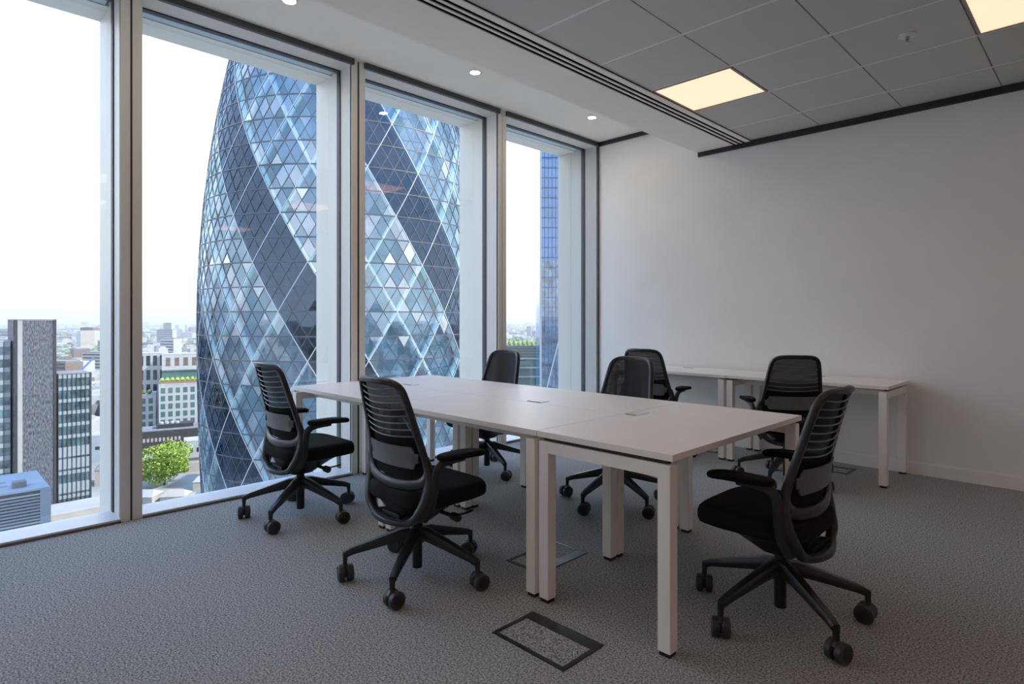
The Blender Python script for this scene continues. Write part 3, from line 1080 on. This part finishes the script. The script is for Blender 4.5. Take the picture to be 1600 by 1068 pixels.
# louvred plant building with pale roof in the lower left
e, L, h = building('plant_building', 'low building with pale blue roof and louvred sides, bottom left of the window', (-151.5, -6.0), (-151.5, 18.4), 18, GZ, -33.0, 'glass_dusk', 'roof_blue')
for i in range(26):
    zz_ = h - 0.6 - 0.62 * i
    MB().box(-L, L - 1.4, -0.35, 0.0, zz_ - 0.30, zz_).build('louvre', 'louvre_blue' if i % 9 else 'spandrel_pale', e)
MB().box(L - 1.4, L + 0.3, -0.4, 1.2, 0, h + 0.2).build('corner_pier', 'louvre_blue', e)
for x in (-L + 4, -L + 9.5, -L + 15):
    MB().box(x - 0.1, x + 0.1, -0.45, -0.3, h - 17, h).build('post', 'spandrel_pale', e)
MB().box(L - 5.4, L - 3.2, 3.0, 5.2, h + 0.4, h + 1.5).build('roof_unit', 'roof_grey', e)
MB().box(-L + 3, L - 6, 5.5, 5.9, h + 0.4, h + 0.7).build('roof_rib', 'roof_pale', e)
MB().box(-L + 3, L - 6, 9.5, 9.9, h + 0.4, h + 0.7).build('roof_rib', 'roof_pale', e)
# low white roofs between
building('white_roof_building', 'low building with a broad white roof at the foot of the glass block', (-205.0, 25.0), (-205.0, 47.0), 12, GZ, -53.0, 'stone_warm', 'roof_pale')
e, L, h = building('rooftop_house', 'low stone house with grey pitched roof beside the mullion', (-276.0, 34.0), (-275.0, 46.0), 10, GZ, -50.0, 'stone_white', 'roof_grey')
windows(e, [-4, 0, 4], [4, 8], 1.2, 1.6, 'glass_dusk')
e, L, h = building('blue_shed', 'small blue clad shed roof beside the first mullion', (-318.0, 46.0), (-315.0, 60.0), 10, GZ, -50.5, 'roof_blue', 'roof_pale')
windows(e, [-2.5, 2.5], [5.5], 1.6, 1.4, 'glass_dusk')
# pale grid-fronted office building
e, L, h = building('grid_office', 'pale office building with a regular grid of windows, beside the glass tower', (-343.6, 86.4), (-338.2, 106.6), 22, GZ, -32.7, 'stone_white', 'roof_pale')
grid = e
xs = [-L + 1.9 + 3.35 * i for i in range(6)]
windows(e, xs, [h - 4.2 - 4.05 * i for i in range(6)], 1.9, 2.7, 'glass_green')
MB().box(-L, L, 2, 6, h + 0.4, h + 1.6).build('planter', 'timber', e)
g = random.Random(3)
for i in range(9):
    x = -L + 1.5 + i * 2.3
    MB().lathe([(0.3, h + 1.5), (1.0 + g.random() * 0.4, h + 2.2), (0.9, h + 3.0), (0.3, h + 3.5)], 8).build('shrub', 'leaf_spring', e).location = (x, 3.5, 0)
e, L, h = building('side_wing', None, (-357.3, 74.0), (-353.6, 87.6), 16, GZ, -38.5, 'stone_white', 'roof_pale', part_of=grid)
windows(e, [-L + 1.9 + 3.3 * i for i in range(4)], [h - 4.4 - 4.05 * i for i in range(5)], 1.9, 2.7, 'glass_green')
for i in range(5):
    MB().lathe([(0.4, 0), (1.3, 0.8), (1.1, 1.8), (0.3, 2.4)], 8).build('shrub', 'leaf_mid', e).location = (-L + 1.5 + i * 2.4, 2.0, h + 0.4)
e, L, h = building('rear_wing', None, (-382.8, 82.0), (-378.6, 98.2), 14, GZ, -18.4, 'stone_white', 'roof_pale', part_of=grid)
windows(e, [-L + 2.2 + 3.3 * i for i in range(6)], [h - 6.6 - 8.0 * i for i in range(3)], 1.9, 5.6, 'glass_dusk')
e, L, h = building('top_wing', None, (-371.6, 95.0), (-366.6, 113.0), 14, GZ, -18.8, 'stone_white', 'roof_pale', part_of=grid)
windows(e, [-L + 3 + 4.3 * i for i in range(5)], [h - 6.2], 2.2, 4.6, 'brick_brown')
MB().box(-L, L, -0.2, 0.0, h - 14.5, h - 9.0).build('terrace_glazing', 'glass_green', e)
MB().box(-L, L, -1.0, 0.0, h - 8.6, h - 8.0).build('terrace_slab', 'stone_pale', e)
# black low building with warm windows
e, L, h = building('black_pavilion', 'low black clad building with two rows of warm coloured windows', (-318.8, 70.0), (-311.8, 96.5), 14, GZ, -51.5, 'clad_black', 'roof_grey')
windows(e, [-L + 4 + 1.6 * i for i in range(10)], [5.6], 0.9, 1.7, 'stone_warm')
windows(e, [-L + 6.5 + 1.6 * i for i in range(8)], [2.0], 0.8, 1.9, 'timber')
MB().box(-L + 9, L - 3, 4, 11, h + 0.4, h + 2.2).build('roof_plant', 'clad_black', e)
for i in range(4):
    MB().lathe([(0.9, h + 2.2), (0.9, h + 3.0), (0.6, h + 3.2)], 12).build('roof_fan', 'van_white', e).location = (-L + 11 + i * 2.2, 7, 0)
# cream building right of the tree, by the tower
e, L, h = building('cream_building', 'low cream building with dark bands between the tree and the glass tower', (-268.5, 77.0), (-266.0, 87.0), 10, GZ, -49.5, 'stone_white', 'roof_pale')
MB().box(-L, L, -0.15, 0, 5.0, 6.0).build('band', 'brick_brown', e)
MB().box(-L, L, -0.15, 0, 0, 3.8).build('base_course', 'stone_warm', e)
windows(e, [-3, 0, 3], [8.2], 1.6, 1.8, 'glass_dusk')
# small roofs in the foreground below the tree
for i, (x, y, w, d, t, rm, lb) in enumerate([
        (-233, 54.0, 10, 7, 3.5, 'roof_pale', 'small pale pitched roof at the sill, first beside the mullion'),
        (-227, 62.5, 8, 6, 3.0, 'stone_warm', 'small warm brown roof at the sill below the tree'),
        (-220, 70.0, 7, 6, 3.2, 'roof_grey', 'small grey roof at the sill beside the tower foot'),
        (-238, 75.5, 8, 6, 3.5, 'roof_pale', 'small white roof between the tree and the tower'),
        (-273, 52.0, 9, 8, 6.0, 'roof_grey', 'small grey roof behind the tree by the mullion'),
        (-290, 62.0, 14, 8, 4.5, 'roof_pale', 'wide white roof behind the tree, before the black building'),
        (-288, 85.0, 10, 8, 4.0, 'stone_warm', 'small brown roof before the black building by the tower')]):
    KEEP.append((x, y, 22))
    o = empty('low_house', (x, y, GZ), R(45 + 7 * i))
    tag(o, lb, 'building', 'small roofs around the tree')
    MB().box(-w / 2, w / 2, -d / 2, d / 2, 0, t).build('wall', 'stone_warm', o)
    q = MB()
    q.add([(-w / 2 - .2, -d / 2 - .2, t), (w / 2 + .2, -d / 2 - .2, t), (w / 2 + .2, d / 2 + .2, t), (-w / 2 - .2, d / 2 + .2, t), (-w / 2 + 1.5, 0, t + 1.6), (w / 2 - 1.5, 0, t + 1.6)],
          [[0, 1, 5, 4], [2, 3, 4, 5], [1, 2, 5], [3, 0, 4], [3, 2, 1, 0]])
    q.build('roof', rm, o)
# spring-green tree
tree = tag(empty('plane_tree', (-254.3, 65.9, GZ)), 'bright spring green tree in the street between the buildings', 'tree')
q = MB()
q.sweep([(0, 0, 0), (0.1, 0, 4), (0, 0.1, 8), (0.2, 0, 12)], [(0.9, 0.9), (0.7, 0.7), (0.5, 0.5), (0.2, 0.2)], ref=(1, 0, 0), n=8, power=2)
for a in range(5):
    q.sweep([(0, 0, 4 + a * 0.7), (2.2 * math.cos(a * 1.26), 2.2 * math.sin(a * 1.26), 7 + a * 0.7), (4.5 * math.cos(a * 1.26), 4.5 * math.sin(a * 1.26), 10 + a * 0.6)], [(0.4, 0.4), (0.28, 0.28), (0.1, 0.1)], ref=(0, 0, 1), n=6, power=2)
q.build('trunk', 'bark', tree, 60)
q = MB()
g = random.Random(5)
blobs = [(g.gauss(0, 3.4), g.gauss(0, 3.4), 3.5 + abs(g.gauss(0, 1)) + 9.5 * g.random(), 2.0 + 1.6 * g.random()) for _ in range(34)]
for bx, by, bz, br in blobs:
    for _ in range(330):
        v = Vector((g.gauss(0, 1), g.gauss(0, 1), g.gauss(0, 1))).normalized() * br * (0.55 + 0.5 * g.random())
        c_ = Vector((bx, by, min(bz, 14.0))) + v
        if c_.z < 1.2:
            c_.z = 1.2
        u = Vector((g.uniform(-1, 1), g.uniform(-1, 1), g.uniform(-1, 1))).normalized() * 0.42
        w_ = u.cross(Vector((g.uniform(-1, 1), g.uniform(-1, 1), g.uniform(-1, 1)))).normalized() * 0.32
        q.add([c_ - u, c_ + w_, c_ + u, c_ - w_], [[0, 1, 2, 3]])
fo = q.build('foliage', 'leaf_spring', tree)
fo['kind'] = 'stuff'

# blue glass tower seen in the right window
e, L, h = building('blue_tower', 'tall blue glass tower behind the right window reveal', (-151.5, 165.6), (-140.5, 178.0), 20, GZ, 66.0, 'glass_blue', None)
MB().box(-L, L, -0.15, 0.0, 0, 62 + 32 - 9).build('lower_glazing', 'glass_painted_reflection', e)  # sheet whose blotchy colour stands in for mirrored surroundings
for i in range(34):
    zz_ = h - 0.3 - 3.75 * i
    MB().box(-L, L, -0.35, 0.0, zz_ - 0.25, zz_).build('floor_band', 'band_blue', e)
for i in range(13):
    x = -L + 2 * L * i / 12
    MB().box(x - 0.06, x + 0.06, -0.45, 0.0, 0, h).build('mullion', 'band_blue', e)
MB().box(-L - 0.45, -L + 0.15, -0.6, 0.5, 0, h).build('corner_mullion', 'stone_white', e)
q = MB()
q.sweep([(-L + 1.2, -0.7, 34), (-L + 7.8, -0.7, 60)], (0.45, 0.45), ref=(0, 1, 0), n=6)
q.build('brace', 'stone_white', e)
# terraced garden building
e, L, h = building('garden_building', 'terraced building with planted roof garden seen in the right window', (-192.0, 176.0), (-172.0, 196.0), 16, GZ, -10.8, 'glass_green', 'roof_grey')
for i in range(7):
    zz_ = h - 5.0 - 3.9 * i
    MB().box(-L, L, -0.9 - 0.25 * (i % 3), 0.0, zz_ - 0.6, zz_).build('terrace', 'stone_white' if i % 2 else 'roof_pale', e)
for i in range(16):
    zz_ = h - 0.3 - 0.29 * i
    MB().box(-L, L, -0.15, 0.0, zz_ - 0.14, zz_).build('slat', 'stone_warm' if i % 4 == 0 else 'glass_green', e)
for i in range(14):
    MB().lathe([(0.3, 0), (0.9, 0.5), (0.8, 1.3), (0.2, 1.8 + 0.4 * (i % 3))], 8).build('shrub', 'leaf_spring', e).location = (-L + 1.2 + i * 2.0, 2.5 + (i % 3), h + 0.4)
for i in range(20):
    x = -L + 0.8 + 2 * (L - 0.8) * i / 19
    MB().box(x - 0.25, x + 0.25, -1.6, -1.2, h - 24, h - 18).build('fin', 'stone_white', e)
MB().box(-L, L, -1.7, -0.5, h - 18, h - 16.8).build('planting', 'leaf_spring', e)

# distant landmark blocks one can pick out, each its own thing
g = random.Random(21)
far = [(-560, 150, 26, 14, 34, 'stone_white', 'white slab block in the middle distance left of the tower'),
       (-640, 120, 22, 14, 30, 'stone_pale', 'pale grey slab block in the middle distance'),
       (-820, 215, 34, 16, 40, 'stone_white', 'pale tower block among the distant trees'),
       (-900, 150, 30, 18, 44, 'brick_brown', 'brown tower block near the horizon'),
       (-760, 180, 50, 20, 16, 'roof_blue', 'blue roofed low shed in the distance'),
       (-980, 260, 20, 20, 52, 'stone_white', 'white high rise near the horizon beside the tower'),
       (-700, 60, 34, 16, 40, 'stone_white', 'white slab block behind the dark stone tower'),
       (-860, 70, 40, 20, 42, 'stone_pale', 'pale slab block seen past the dark stone tower'),
       (-520, 95, 40, 22, 20, 'stone_warm', 'warm brick terrace block in the middle distance'),
       (-470, 62, 46, 20, 16, 'brick_brown', 'brown brick block beyond the glass block'),
       (-430, 92, 30, 18, 15, 'stone_white', 'low white building behind the grid office')]
for x, y, w, d, hh, m_, lb in far:
    x, y = x * 1.75, y * 1.75
    KEEP.append((x, y, math.hypot(w, d) / 2 + 22))
    o = tag(empty('distant_block', (x, y, GZ), R(40 + g.uniform(-20, 20))), lb, 'building', 'distant city blocks')
    MB().box(-w / 2, w / 2, -d / 2, d / 2, 0, hh).build('wall', m_, o)
    MB().box(-w / 2 + 2, w / 2 - 2, -d / 2 + 2, d / 2 - 2, hh, hh + 1.5).build('roof', 'roof_grey', o)
    nr = int(hh / 4)
    for s in range(nr):
        MB().box(-w / 2 + 1, w / 2 - 1, -d / 2 - 0.15, -d / 2, s * 4 + 1.2, s * 4 + 3.0).build('window_band', 'glass_dusk', o)
# blue crane
cr = tag(empty('tower_crane', (-420, 62, GZ)), 'small blue crane among the distant roofs', 'crane')
KEEP.append((-420, 62, 30))
MB().box(-0.8, 0.8, -0.8, 0.8, 0, 30).build('mast', 'crane_blue', cr)
MB().sweep([(0, 0, 29), (-12, 12, 40)], (1.0, 1.0), n=6).build('jib', 'crane_blue', cr)

# uncountable rest of the city: blocks and tree belts
blk = MB()
g = random.Random(33)
keep = KEEP
cnt = 0
while cnt < 5200:
    r_ = 360 + (g.random() ** 1.7) * 6500
    a = g.uniform(0, 2 * PI)
    if g.random() < 0.6:
        a = R(180) - R(g.uniform(-12, 62))
    x, y = r_ * math.cos(a), r_ * math.sin(a)
    if any((x - kx) ** 2 + (y - ky) ** 2 < kr * kr for kx, ky, kr in keep):
        continue
    w, d = g.uniform(9, 26), g.uniform(9, 20)
    sc = 1 + r_ / 5000
    h = g.uniform(6, 15) if g.random() < 0.93 else g.uniform(20, 42)
    if r_ < 420:
        h = min(h, 13)
    mt = Matrix.Translation((x, y, GZ)) @ Matrix.Rotation(g.uniform(0, PI), 4, 'Z')
    mi = g.choice([0, 0, 1, 2, 2, 3, 4, 4])
    blk.box(-w / 2 * sc, w / 2 * sc, -d / 2 * sc, d / 2 * sc, 0, h, mi, mt)
    if g.random() < 0.5:
        blk.box(-w / 3 * sc, w / 4 * sc, -d / 4 * sc, d / 3 * sc, h, h + 1.8, g.choice([4, 5]), mt)
    cnt += 1
o = blk.build('city_blocks', ['stone_white', 'brick_brown', 'stone_warm', 'roof_grey', 'roof_pale', 'stone_pale'])
o['kind'] = 'stuff'
o['label'] = 'mass of small roofs and blocks of the city below'
o['category'] = 'buildings'
tr = MB()
cnt = 0
while cnt < 5200:
    r_ = 430 + (g.random() ** 1.3) * 7000
    a = g.uniform(0, 2 * PI)
    if g.random() < 0.65:
        a = R(180) - R(g.uniform(-12, 62))
    if math.sin(r_ * 0.004 + a * 9) + 0.6 * math.sin(r_ * 0.011 - a * 5) < -0.1:
        continue
    x, y = r_ * math.cos(a), r_ * math.sin(a)
    if any((x - kx) ** 2 + (y - ky) ** 2 < kr * kr for kx, ky, kr in keep):
        continue
    s = g.uniform(4, 8) * (1 + r_ / 4000)
    hh = g.uniform(8, 15)
    mt = Matrix.Translation((x, y, GZ))
    tr.lathe([(0.3 * s, 1.0), (s, hh * 0.4), (s * 0.85, hh * 0.75), (s * 0.25, hh)], 6, 0, mt)
    cnt += 1
o = tr.build('tree_belts', 'leaf_mid')
o['kind'] = 'stuff'
o['label'] = 'belts of green trees between the distant roofs'
o['category'] = 'trees'

# summer haze lying over the distant city
hz = bpy.data.materials.new('haze')
hz.use_nodes = True
nt = hz.node_tree
nt.nodes.clear()
ho = nt.nodes.new('ShaderNodeOutputMaterial')
hv = nt.nodes.new('ShaderNodeVolumeScatter')
hv.inputs['Color'].default_value = (0.93, 0.96, 1.0, 1)
hv.inputs['Density'].default_value = 0.00022
hv.inputs['Anisotropy'].default_value = 0.2
nt.links.new(hv.outputs[0], ho.inputs['Volume'])
M['haze'] = hz
o = MB().box(-26000, -402, -9000, 26000, GZ - 5, GZ + 300).build('haze', 'haze')
o['kind'] = 'stuff'
o['label'] = 'pale summer haze over the distant city'
o['category'] = 'haze'
